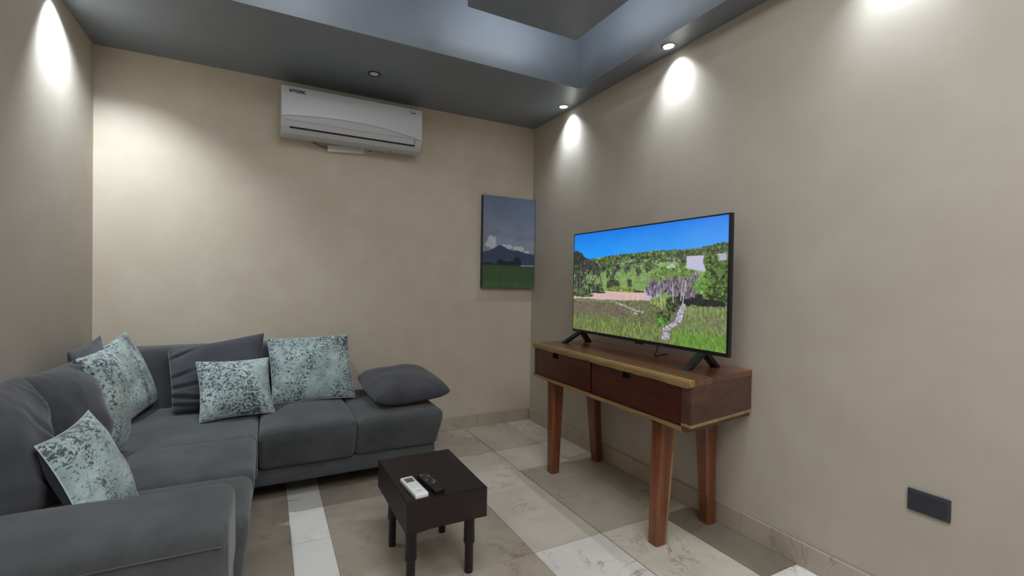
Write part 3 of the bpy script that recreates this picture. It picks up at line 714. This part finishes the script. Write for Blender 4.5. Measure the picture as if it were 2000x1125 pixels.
# drawers: front with a finger notch, dark inside
def drawer(ya, yb, yn, hw):
    d = empty('drawer', (0, 0, 0)); d.parent = con; org = Vector((-0.46, (ya+yb)/2, ZB)); d.location = org-con.location
    zt = ZS-0.007; nd = 0.030; z0 = ZB+0.002
    pts = [(ya, z0), (yb, z0), (yb, zt), (yn-hw, zt), (yn-hw, zt-nd), (yn+hw, zt-nd), (yn+hw, zt), (ya, zt)]
    x = xf((ya+yb)/2)
    obj('drawer_front', prism(pts, 0, x+0.010, x+0.030, 0.0012, 1), M_DRAW, d, auto=30)
    obj('drawer_box', box(x+0.0302, -0.05, ya-0.006, max(yb+0.006, -2.035), z0+0.004, zt-0.004), M_ACD, d)
drawer(-0.899, -1.452, -1.112, 0.030)
drawer(-1.478, -2.088, -1.745, 0.030)
# legs
def leg(ft, tp, sb, st, ch=0.008):
    b_ = bmesh.new(); v = []
    for (x, y, z), s in ((ft, sb), (tp, st)):
        h = s/2; c = h-ch*s/0.06
        v.append([b_.verts.new((x+a*s_x, y+b2*s_y, z)) for (a, b2, s_x, s_y) in ((-1, -1, h, c), (-1, -1, c, h), (1, -1, c, h), (1, -1, h, c), (1, 1, h, c), (1, 1, c, h), (-1, 1, c, h), (-1, 1, h, c))])
    for i in range(8): b_.faces.new((v[0][i], v[0][(i+1) % 8], v[1][(i+1) % 8], v[1][i]))
    b_.faces.new(v[0][::-1]); b_.faces.new(v[1])
    return obj('leg', b_, M_LEG, con)
legs = [((-0.430, -1.047, 0), (-0.405, -1.02, 0.555)), ((-0.060, -1.01, 0), (-0.10, -1.00, 0.555)),
        ((-0.436, -1.925, 0), (-0.408, -1.925, 0.555)), ((-0.060, -1.895, 0), (-0.10, -1.905, 0.555))]
for (f, t_) in legs:
    leg(f, t_, 0.058, 0.082)
    x, y, z = t_
    obj('leg_bracket', hexa([(x-0.03, y-0.05, 0.549), (x+0.03, y-0.05, 0.549), (x+0.03, y+0.05, 0.549), (x-0.03, y+0.05, 0.549),
                             (x-0.042, y-0.075, ZBB+.0005), (x+0.042, y-0.075, ZBB+.0005), (x+0.042, y+0.075, ZBB+.0005), (x-0.042, y+0.075, ZBB+.0005)], 0.002), M_SIDE, con)

# pale sapwood running down the outer edge of the near front leg
fx, fy = -0.436+0.029, -1.925-0.029; tx, ty = -0.408+0.041, -1.925-0.041
obj('leg_sapwood', hexa([(fx-0.010, fy-0.0008, 0.0), (fx+0.0012, fy-0.0008, 0.0), (fx+0.0012, fy+0.012, 0.0), (fx-0.010, fy+0.012, 0.0),
                         (tx-0.016, ty-0.0008, 0.5485), (tx+0.0012, ty-0.0008, 0.5485), (tx+0.0012, ty+0.016, 0.5485), (tx-0.016, ty+0.016, 0.5485)], 0.003), wood('leg_sapwood_wood', (128, 100, 64), (150, 122, 80), (170, 142, 96), 'z', 0.4), con)

# ------------------------------------------------------------------ television
tv = empty('television', (-0.18, -1.5, ZT), 'flat television showing a green tropical landscape, standing on the console table', 'television')
TXF, TY0, TY1, TZ0, TZ1 = -0.20, -0.900, -2.098, 0.862, 1.512
obj('housing', box(TXF, TXF+0.022, TY1, TY0, TZ0, TZ1, 0.002, 2), M_BLK, tv, auto=30)
obj('rear_housing', hexa([(TXF+0.0215, -1.95, TZ0+0.01), (TXF+0.055, -1.88, TZ0+0.03), (TXF+0.055, -1.12, TZ0+0.03), (TXF+0.0215, -1.05, TZ0+0.01),
                      (TXF+0.0215, -1.95, TZ0+0.40), (TXF+0.055, -1.88, TZ0+0.36), (TXF+0.055, -1.12, TZ0+0.36), (TXF+0.0215, -1.05, TZ0+0.40)], 0.004), M_BLK, tv)
grid_print('screen', 420, 236, lambda u, t: np.stack([np.full_like(u, TXF-0.0008), TY0-0.009-(1.198-0.020)*u, TZ1-0.008-(TZ1-TZ0-0.026)*t], -1), screen_cols, M_SCREEN, tv)
obj('sensor_bump', box(TXF-0.002, TXF+0.012, -1.56, -1.50, TZ0-0.008, TZ0+0.001, 0.001, 1), M_BLKG, tv)
for yy in (-0.985, -1.955):
    b = bmesh.new()
    top = (TXF+0.012, yy, TZ0+0.004)
    for xe, s2 in ((-0.315, 1), (-0.085, -1)):
        ye = yy+0.035 if yy > -1.5 else yy-0.0
        w2 = 0.018
        hexa([(xe-s2*0.0, ye-w2, ZT), (xe+s2*0.035, ye-w2, ZT), (xe+s2*0.035, ye+w2, ZT), (xe, ye+w2, ZT),
              (top[0]-s2*0.020, yy-w2*1.2, top[2]), (top[0]+s2*0.01, yy-w2*1.2, top[2]), (top[0]+s2*0.01, yy+w2*1.2, top[2]), (top[0]-s2*0.020, yy+w2*1.2, top[2])], 0.002, bm=b)
    obj('stand_foot', b, M_BLK, tv, auto=30)
obj('cable', tube(smoothpath([(TXF+0.05, -1.64, TZ0+0.04), (TXF+0.04, -1.63, 0.83), (TXF+0.05, -1.61, ZT+0.005), (-0.08, -1.59, ZT+0.004), (-0.03, -1.58, ZT+0.004)]), 0.003), M_BLK, tv, smooth=True)

# ------------------------------------------------------------------ coffee table
ct = empty('coffee_table', (-1.4, -1.58, 0), 'low dark espresso wooden side table with turned legs on the marble floor', 'coffee table')
TZ, TBZ = 0.37, 0.252
CX0, CX1, CY0, CY1 = -1.567, -1.243, -1.812, -1.352
b = bmesh.new()
# block with a slightly ragged lower edge
ring = []
per = []
def lerp(a, b2, t): return a+(b2-a)*t
cor = [(CX0, CY0), (CX1, CY0), (CX1+0.006, CY1), (CX0-0.006, CY1)]
nn = 22
for k in range(4):
    for i in range(nn): per.append((lerp(cor[k][0], cor[(k+1) % 4][0], i/nn), lerp(cor[k][1], cor[(k+1) % 4][1], i/nn), k, i/nn))
topv = [b.verts.new((x, y, TZ)) for x, y, k, f in per]
botv = []
for x, y, k, f in per:
    dz = 0
    if k == 0: dz = 0.004*math.sin(PI*f)*(1 if f > 0.2 else .3)+0.005*noise.noise(Vector((x*60, y*60, 0)))*(f > 0.05)*(f < .5)
    botv.append(b.verts.new((x, y, TBZ+dz)))
L = len(per)
for i in range(L): b.faces.new((topv[i], topv[(i+1) % L], botv[(i+1) % L], botv[i]))
b.faces.new(topv); b.faces.new(botv[::-1])
bmesh.ops.recalc_face_normals(b, faces=b.faces)
te = [e for e in b.edges if all(v.co.z > TZ-1e-4 for v in e.verts)]
bmesh.ops.bevel(b, geom=te, offset=0.0025, segments=2, affect='EDGES')
obj('tabletop', b, M_ESP, ct, auto=35)
for (x, y) in ((-1.52, -1.414), (-1.283, -1.402), (-1.286, -1.738), (-1.532, -1.752)):
    pr = [(0.0165, 0.0), (0.0175, 0.003), (0.0175, 0.115), (0.0215, 0.122), (0.0235, 0.126), (0.0225, 0.14), (0.0215, 0.20), (0.024, 0.2645)]
    if y > -1.5: pr = [(r*0.92, z) for r, z in pr]
    obj('leg', lathe(pr, (x, y, 0), 20), M_ESPL, ct, auto=40)

# remotes
def remote_bm(cx, cy, z, L_, w_, h_, ang, bev):
    b = box(-w_/2, w_/2, -L_/2, L_/2, 0, h_, bev, 3)
    bmesh.ops.rotate(b, verts=b.verts, cent=(0, 0, 0), matrix=Matrix.Rotation(ang, 3, 'Z')); bmesh.ops.translate(b, verts=b.verts, vec=(cx, cy, z)); return b
def place(bm, cx, cy, z, ang):
    bmesh.ops.rotate(bm, verts=bm.verts, cent=(0, 0, 0), matrix=Matrix.Rotation(ang, 3, 'Z')); bmesh.ops.translate(bm, verts=bm.verts, vec=(cx, cy, z)); return bm
ra = math.radians(5)
rc = (-1.512, -1.712)
r1 = empty('remote_control', (rc[0], rc[1], TZ), 'white air conditioner remote with grey display, on the dark side table', 'remote control')
obj('case', place(box(-0.026, 0.026, -0.087, 0.087, 0, 0.018, 0.005, 3), rc[0], rc[1], TZ, ra), plain('remote_white', (246, 246, 244), 0.35), r1, auto=40)
obj('display', place(box(-0.017, 0.017, 0.030, 0.070, 0.0178, 0.0186, 0.0003, 1), rc[0], rc[1], TZ, ra), M_LCD, r1)
for j in range(3):
    for i in range(2):
        obj('button', place(box(-0.016+i*0.018, -0.002+i*0.018, 0.006-j*0.016, 0.014-j*0.016, 0.0178, 0.0188, 0.0003, 1), rc[0], rc[1], TZ, ra), M_WP, r1)
obj('brand_print', place(box(-0.012, 0.013, -0.058, -0.054, 0.0178, 0.0183), rc[0], rc[1], TZ, ra), M_KEY, r1)
rc = (-1.442, -1.705)
r3 = empty('remote_control', (rc[0], rc[1], TZ), 'black television remote beside the white remote on the dark side table', 'remote control')
obj('case', place(box(-0.022, 0.022, -0.085, 0.085, 0, 0.020, 0.006, 3), rc[0], rc[1], TZ, math.radians(7)), M_BLK, r3, auto=40)
for j in range(6):
    for i in range(3):
        if (j, i) in ((2, 1),): continue
        obj('button', place(box(-0.0155+i*0.0115, -0.0075+i*0.0115, 0.062-j*0.018, 0.069-j*0.018, 0.0198, 0.0212, 0.0004, 1), rc[0], rc[1], TZ, math.radians(7)), M_KEYD if (i+j) % 3 else M_KEY, r3)
obj('navigation_ring', place(lathe([(0.008, 0.0198), (0.008, 0.0218), (0.0045, 0.0222), (0.0045, 0.0205)], (0, 0.030, 0), 16), rc[0], rc[1], TZ, math.radians(7)), M_KEYD, r3)

# ------------------------------------------------------------------ sectional sofa
sofa = empty('sectional_sofa', (-2.4, -0.9, 0), 'charcoal fabric corner sofa along the left and back walls', 'sofa')
SX = -2.062          # front of the left run
SZ = 0.42
# skirts (plinths), set back from the cushions
sk = softbox(-W+0.02, -1.105, -0.762, -0.05, 0.098, 0.197, 0.015, 8)
obj('base', sk, M_SOFA, sofa, smooth=True)
obj('base', softbox(-W+0.02, SX-0.035, -2.06, -0.70, 0.098, 0.197, 0.015, 8), M_SOFA, sofa, smooth=True)
def rake_y(q, p, h, top=-0.0, amt=0.075, y_front=-0.84, crown=0.015):
    # front face leans outward towards the top; top is gently crowned
    t = max(0, min(1, (0.36-q.z)/0.17)); f = max(0, min(1, (-q.y-0.45)/0.35)); q.y += amt*t*f
    if p.z > 0: q.z += crown*(1-(p.x/h.x)**2)*(1-(p.y/h.y)**2)
    return q
obj('seat_cushion', softbox(-2.055, -1.583, -0.862, -0.12, 0.19, SZ+0.004, 0.03, 14, lambda q, p, h: rake_y(q, p, h, crown=0.018), 0.004, 2), M_SOFA, sofa, smooth=True)
def rake_end(q, p, h):
    q = rake_y(q, p, h, crown=0.006)
    t = max(0, min(1, (0.36-q.z)/0.17)); f = max(0, min(1, (q.x+1.3)/0.2)); q.x -= 0.018*t*f
    return q
obj('seat_cushion', softbox(-1.581, -1.083, -0.852, -0.10, 0.19, SZ-0.002, 0.03, 14, rake_end, 0.004, 5), M_SOFA, sofa, smooth=True)
obj('seat_cushion', softbox(-2.85, -2.058, -0.945, -0.12, 0.19, SZ-0.004, 0.04, 14, lambda q, p, h: rake_y(q, p, h, amt=0, crown=0.008), 0.003, 9), M_SOFA, sofa, smooth=True)
def rake_x(q, p, h, crown=0.014):
    t = max(0, min(1, (0.36-q.z)/0.17)); f = max(0, min(1, (q.x+2.4)/0.3)); q.x -= 0.02*t*f
    if p.z > 0: q.z += crown*(1-(p.x/h.x)**2)*(1-(p.y/h.y)**2)
    return q
obj('seat_cushion', softbox(-2.85, SX, -1.405, -0.950, 0.19, SZ+0.012, 0.035, 14, rake_x, 0.003, 12), M_SOFA, sofa, smooth=True)
obj('seat_cushion', softbox(-2.85, SX-0.006, -1.80, -1.412, 0.19, SZ+0.008, 0.04, 14, rake_x, 0.004, 15), M_SOFA, sofa, smooth=True)
# arm: rounded top, lower outer panel set off by a seam
def armf(q, p, h):
    if p.z > 0: q.z += 0.012*(1-(p.x/h.x)**2)*(1-(p.y/h.y)**2)
    return q
obj('armrest', softbox(-W+0.03, SX-0.045, -2.10, -1.80, 0.33, 0.562, 0.04, 16, armf, 0.006, 21), M_SOFA, sofa, smooth=True)
obj('arm_side_panel', softbox(-W+0.03, SX-0.052, -2.094, -1.81, 0.10, 0.395, 0.02, 10, None, 0.003, 22), M_SOFA, sofa, smooth=True)
obj('arm_front_panel', softbox(SX-0.09, SX-0.046, -2.085, -1.812, 0.10, 0.50, 0.02, 10, None, 0.003, 24), M_SOFA, sofa, smooth=True)
obj('seam_piping', tube(smoothpath([(-W+0.06, -2.0985, 0.503), (-2.6, -2.0985, 0.502), (-2.2, -2.0985, 0.499), (SX-0.06, -2.097, 0.497)], 10), 0.0028, 6), M_SOFA, sofa, smooth=True)
# backrests
obj('backrest', softbox(-W+0.015, -1.60, -0.165, -0.02, 0.20, 0.772, 0.03, 12, None, 0.003, 31), M_SOFA, sofa, smooth=True)
obj('backrest', softbox(-W+0.015, -2.815, -2.05, -0.10, 0.20, 0.762, 0.03, 12, None, 0.003, 33), M_SOFA, sofa, smooth=True)
for (x, y) in ((-1.16, -0.62), (-1.16, -0.12), (-2.0, -0.3), (-2.16, -1.98), (-2.82, -1.98), (-2.82, -0.15), (-2.3, -1.2)):
    obj('foot', lathe([(0.018, 0), (0.024, 0.1)], (x, y, 0), 14), M_ESPL, sofa, auto=40)

# ------------------------------------------------------------------ cushions
def pillow(name, TL, TR, BR, BL, T, label, group, two=True, m=None, pinch=0.05, wr=0.006, folds=(), seed=0, n=44, pw=0.5, corner=1.0, sag=0.0, ex=2.4):
    TL, TR, BR, BL = map(Vector, (TL, TR, BR, BL)); m = m or M_CUSH
    nrm = ((TR-BL).cross(TL-BR)).normalized()
    if nrm.dot(CAM-(TL+BR)/2) < 0: nrm = -nrm
    if abs(nrm.z) > 0.8 and nrm.z < 0: nrm = -nrm
    cen = (TL+TR+BR+BL)/4; wd = ((TR-TL).length+(BR-BL).length)/2; ht = ((TL-BL).length+(TR-BR).length)/2
    base = Vector((cen.x, cen.y, min(v.z for v in (TL, TR, BR, BL))))
    root = empty(name, base, label, 'cushion', group) if two else None
    def pt(u, v, s):
        # sides bow inwards between the corners
        uu = u*(1-pinch*(1-v*v)*abs(u)**3); vv = v*(1-pinch*(1-u*u)*abs(v)**3)
        a, b2 = (uu+1)/2, (vv+1)/2
        P = BL*(1-a)*(1-b2)+BR*a*(1-b2)+TL*(1-a)*b2+TR*a*b2
        prof = (max(0, 1-abs(u)**ex)*max(0, 1-abs(v)**ex))**pw
        h = T/2*prof*(1+sag*(-v)*0.5)
        q = Vector((u*1.7+seed*3.1, v*1.7, s*2.0+seed))
        h += prof**0.6*wr*1.6*noise.noise(q)
        rim = (abs(u)**4+abs(v)**4); h += wr*0.7*noise.noise(Vector((u*7+seed, v*7, seed*1.3+s)))*min(1, rim)*prof**0.35
        for (fu, fv, ang, ln, wdt, dep) in folds:          # creases running in from the edge
            du, dv = u-fu, v-fv; ca, sa = math.cos(ang), math.sin(ang)
            x_, y_ = du*ca+dv*sa, -du*sa+dv*ca
            h -= dep*math.exp(-(x_/ln)**2-(y_/wdt)**2)*prof**0.3
            h += dep*0.6*math.exp(-(x_/ln)**2-((y_-wdt*2)/wdt)**2)*prof**0.3
        return P+nrm*s*h
    def sheet(s):
        b = bmesh.new(); uvl = b.loops.layers.uv.new('UVMap'); G = []
        for i in range(n+1):
            row = []
            for j in range(n+1):
                u = math.sin((i/n-0.5)*PI); v = math.sin((j/n-0.5)*PI)
                u = 0.35*u+0.65*(2*i/n-1); v = 0.35*v+0.65*(2*j/n-1)
                vt = b.verts.new(pt(u, v, s)); row.append((vt, ((u+1)/2*wd, (v+1)/2*ht)))
            G.append(row)
        for i in range(n):
            for j in range(n):
                q = [G[i][j], G[i+1][j], G[i+1][j+1], G[i][j+1]]
                f = b.faces.new([k[0] for k in q])
                for l, k in zip(f.loops, q): l[uvl].uv = k[1]
        return b
    if two:
        obj('front_cover', sheet(1), M_MINT, root, smooth=True)
        obj('back_cover', sheet(-1), M_CUSHD, root, smooth=True)
        ed = [pt(math.cos(a)/max(abs(math.cos(a)), abs(math.sin(a))), math.sin(a)/max(abs(math.cos(a)), abs(math.sin(a))), 1) for a in [2*PI*k/96 for k in range(97)]]
        obj('seam', tube(ed, 0.0022, 5), M_CUSHD if seed == 4 else M_MINT, root, smooth=True)  # the one dark seam draws the shade line between neighbouring mint cushions
    else:
        b = sheet(1); t = sheet(-1); merge(b, t); bmesh.ops.remove_doubles(b, verts=b.verts, dist=0.0004)
        root = obj(name, b, m, None, smooth=True, origin=base); tag(root, label, 'cushion', group)
    return root
GD, GM = 'charcoal loose cushions on the sofa', 'mint mottled scatter cushions on the sofa'
# left run, from the camera backwards
pillow('back_cushion', (-2.72, -1.87, 0.875), (-2.735, -1.40, 0.857), (-2.665, -1.45, 0.435), (-2.655, -1.78, 0.45), 0.19,
       'large charcoal back cushion at the left edge of the picture, nearest the armrest', GD, False, folds=((0.5, -.1, 2.3, .8, .06, .018), (0.1, -.6, 2.6, .5, .05, .014), (.7, .6, 2.0, .4, .05, .012)), wr=0.012, seed=1, pinch=0.03)
pillow('back_cushion', (-2.74, -1.43, 0.85), (-2.70, -1.00, 0.845), (-2.63, -0.96, 0.435), (-2.64, -1.38, 0.435), 0.20,
       'large charcoal back cushion on the left run, between its nearest neighbour and the mint cushions', GD, False, folds=((.5, .8, -.3, .5, .06, .014), (-.5, -.5, 1.0, .5, .05, .01)), wr=0.010, seed=2, pinch=0.03)
pillow('back_cushion', (-2.80, -0.76, 0.845), (-2.785, -0.36, 0.875), (-2.745, -0.34, 0.44), (-2.745, -0.76, 0.44), 0.08,
       'charcoal back cushion hidden behind the two large mint cushions by the left wall', GD, False, seed=3, wr=0.006)
pillow('scatter_cushion', (-2.685, -1.09, 0.858), (-2.635, -0.86, 0.876), (-2.585, -0.89, 0.435), (-2.62, -1.15, 0.435), 0.17,
       'mint mottled cushion on the left run touching the charcoal back cushion', GM, seed=4, pinch=0.02)
pillow('scatter_cushion', (-2.78, -0.52, 0.800), (-2.725, -0.15, 0.868), (-2.57, -0.085, 0.465), (-2.65, -0.53, 0.435), 0.09,
       'mint mottled cushion in the corner of the sofa, farthest along the left wall', GM, seed=5, pinch=0.03)
pillow('scatter_cushion', (-2.595, -1.72, 0.705), (-2.575, -1.355, 0.712), (-2.395, -1.54, 0.445), (-2.475, -1.775, 0.47), 0.11,
       'small mint mottled cushion tilted behind the near armrest', GM, seed=6, pinch=0.10)
# back run
pillow('back_cushion', (-2.519, -0.25, 0.764), (-2.037, -0.235, 0.846), (-2.06, -0.37, 0.435), (-2.475, -0.385, 0.435), 0.12,
       'creased charcoal back cushion against the back wall, behind a small mint cushion', GD, False, folds=((-.8, -.25, .05, .45, .05, .012), (-.8, -.55, -.25, .5, .05, .016), (-.8, .1, .2, .4, .05, .010), (-.7, .75, .35, .35, .05, .014), (-.8, -.8, -.2, .4, .04, .012)), wr=0.006, seed=7, pinch=0.02)
pillow('scatter_cushion', (-2.020, -0.245, 0.808), (-1.547, -0.235, 0.818), (-1.525, -0.414, 0.438), (-1.990, -0.40, 0.438), 0.13,
       'large mint mottled cushion standing against the back wall at the end of the backrest', GM, seed=8, pinch=0.035, wr=.007)
pillow('scatter_cushion', (-2.365, -0.44, 0.722), (-2.014, -0.43, 0.722), (-1.978, -0.575, 0.434), (-2.328, -0.615, 0.430), 0.11,
       'small mint mottled cushion leaning on the creased charcoal cushion', GM, seed=9, pinch=0.07)
pillow('bolster_cushion', (-1.492, -0.30, 0.535), (-1.085, -0.30, 0.565), (-1.012, -0.765, 0.505), (-1.462, -0.765, 0.495), 0.165,
       'plump charcoal cushion lying flat on the right end of the sofa', GD, False, wr=0.005, seed=10, pinch=0.0, pw=0.40, ex=3.6)
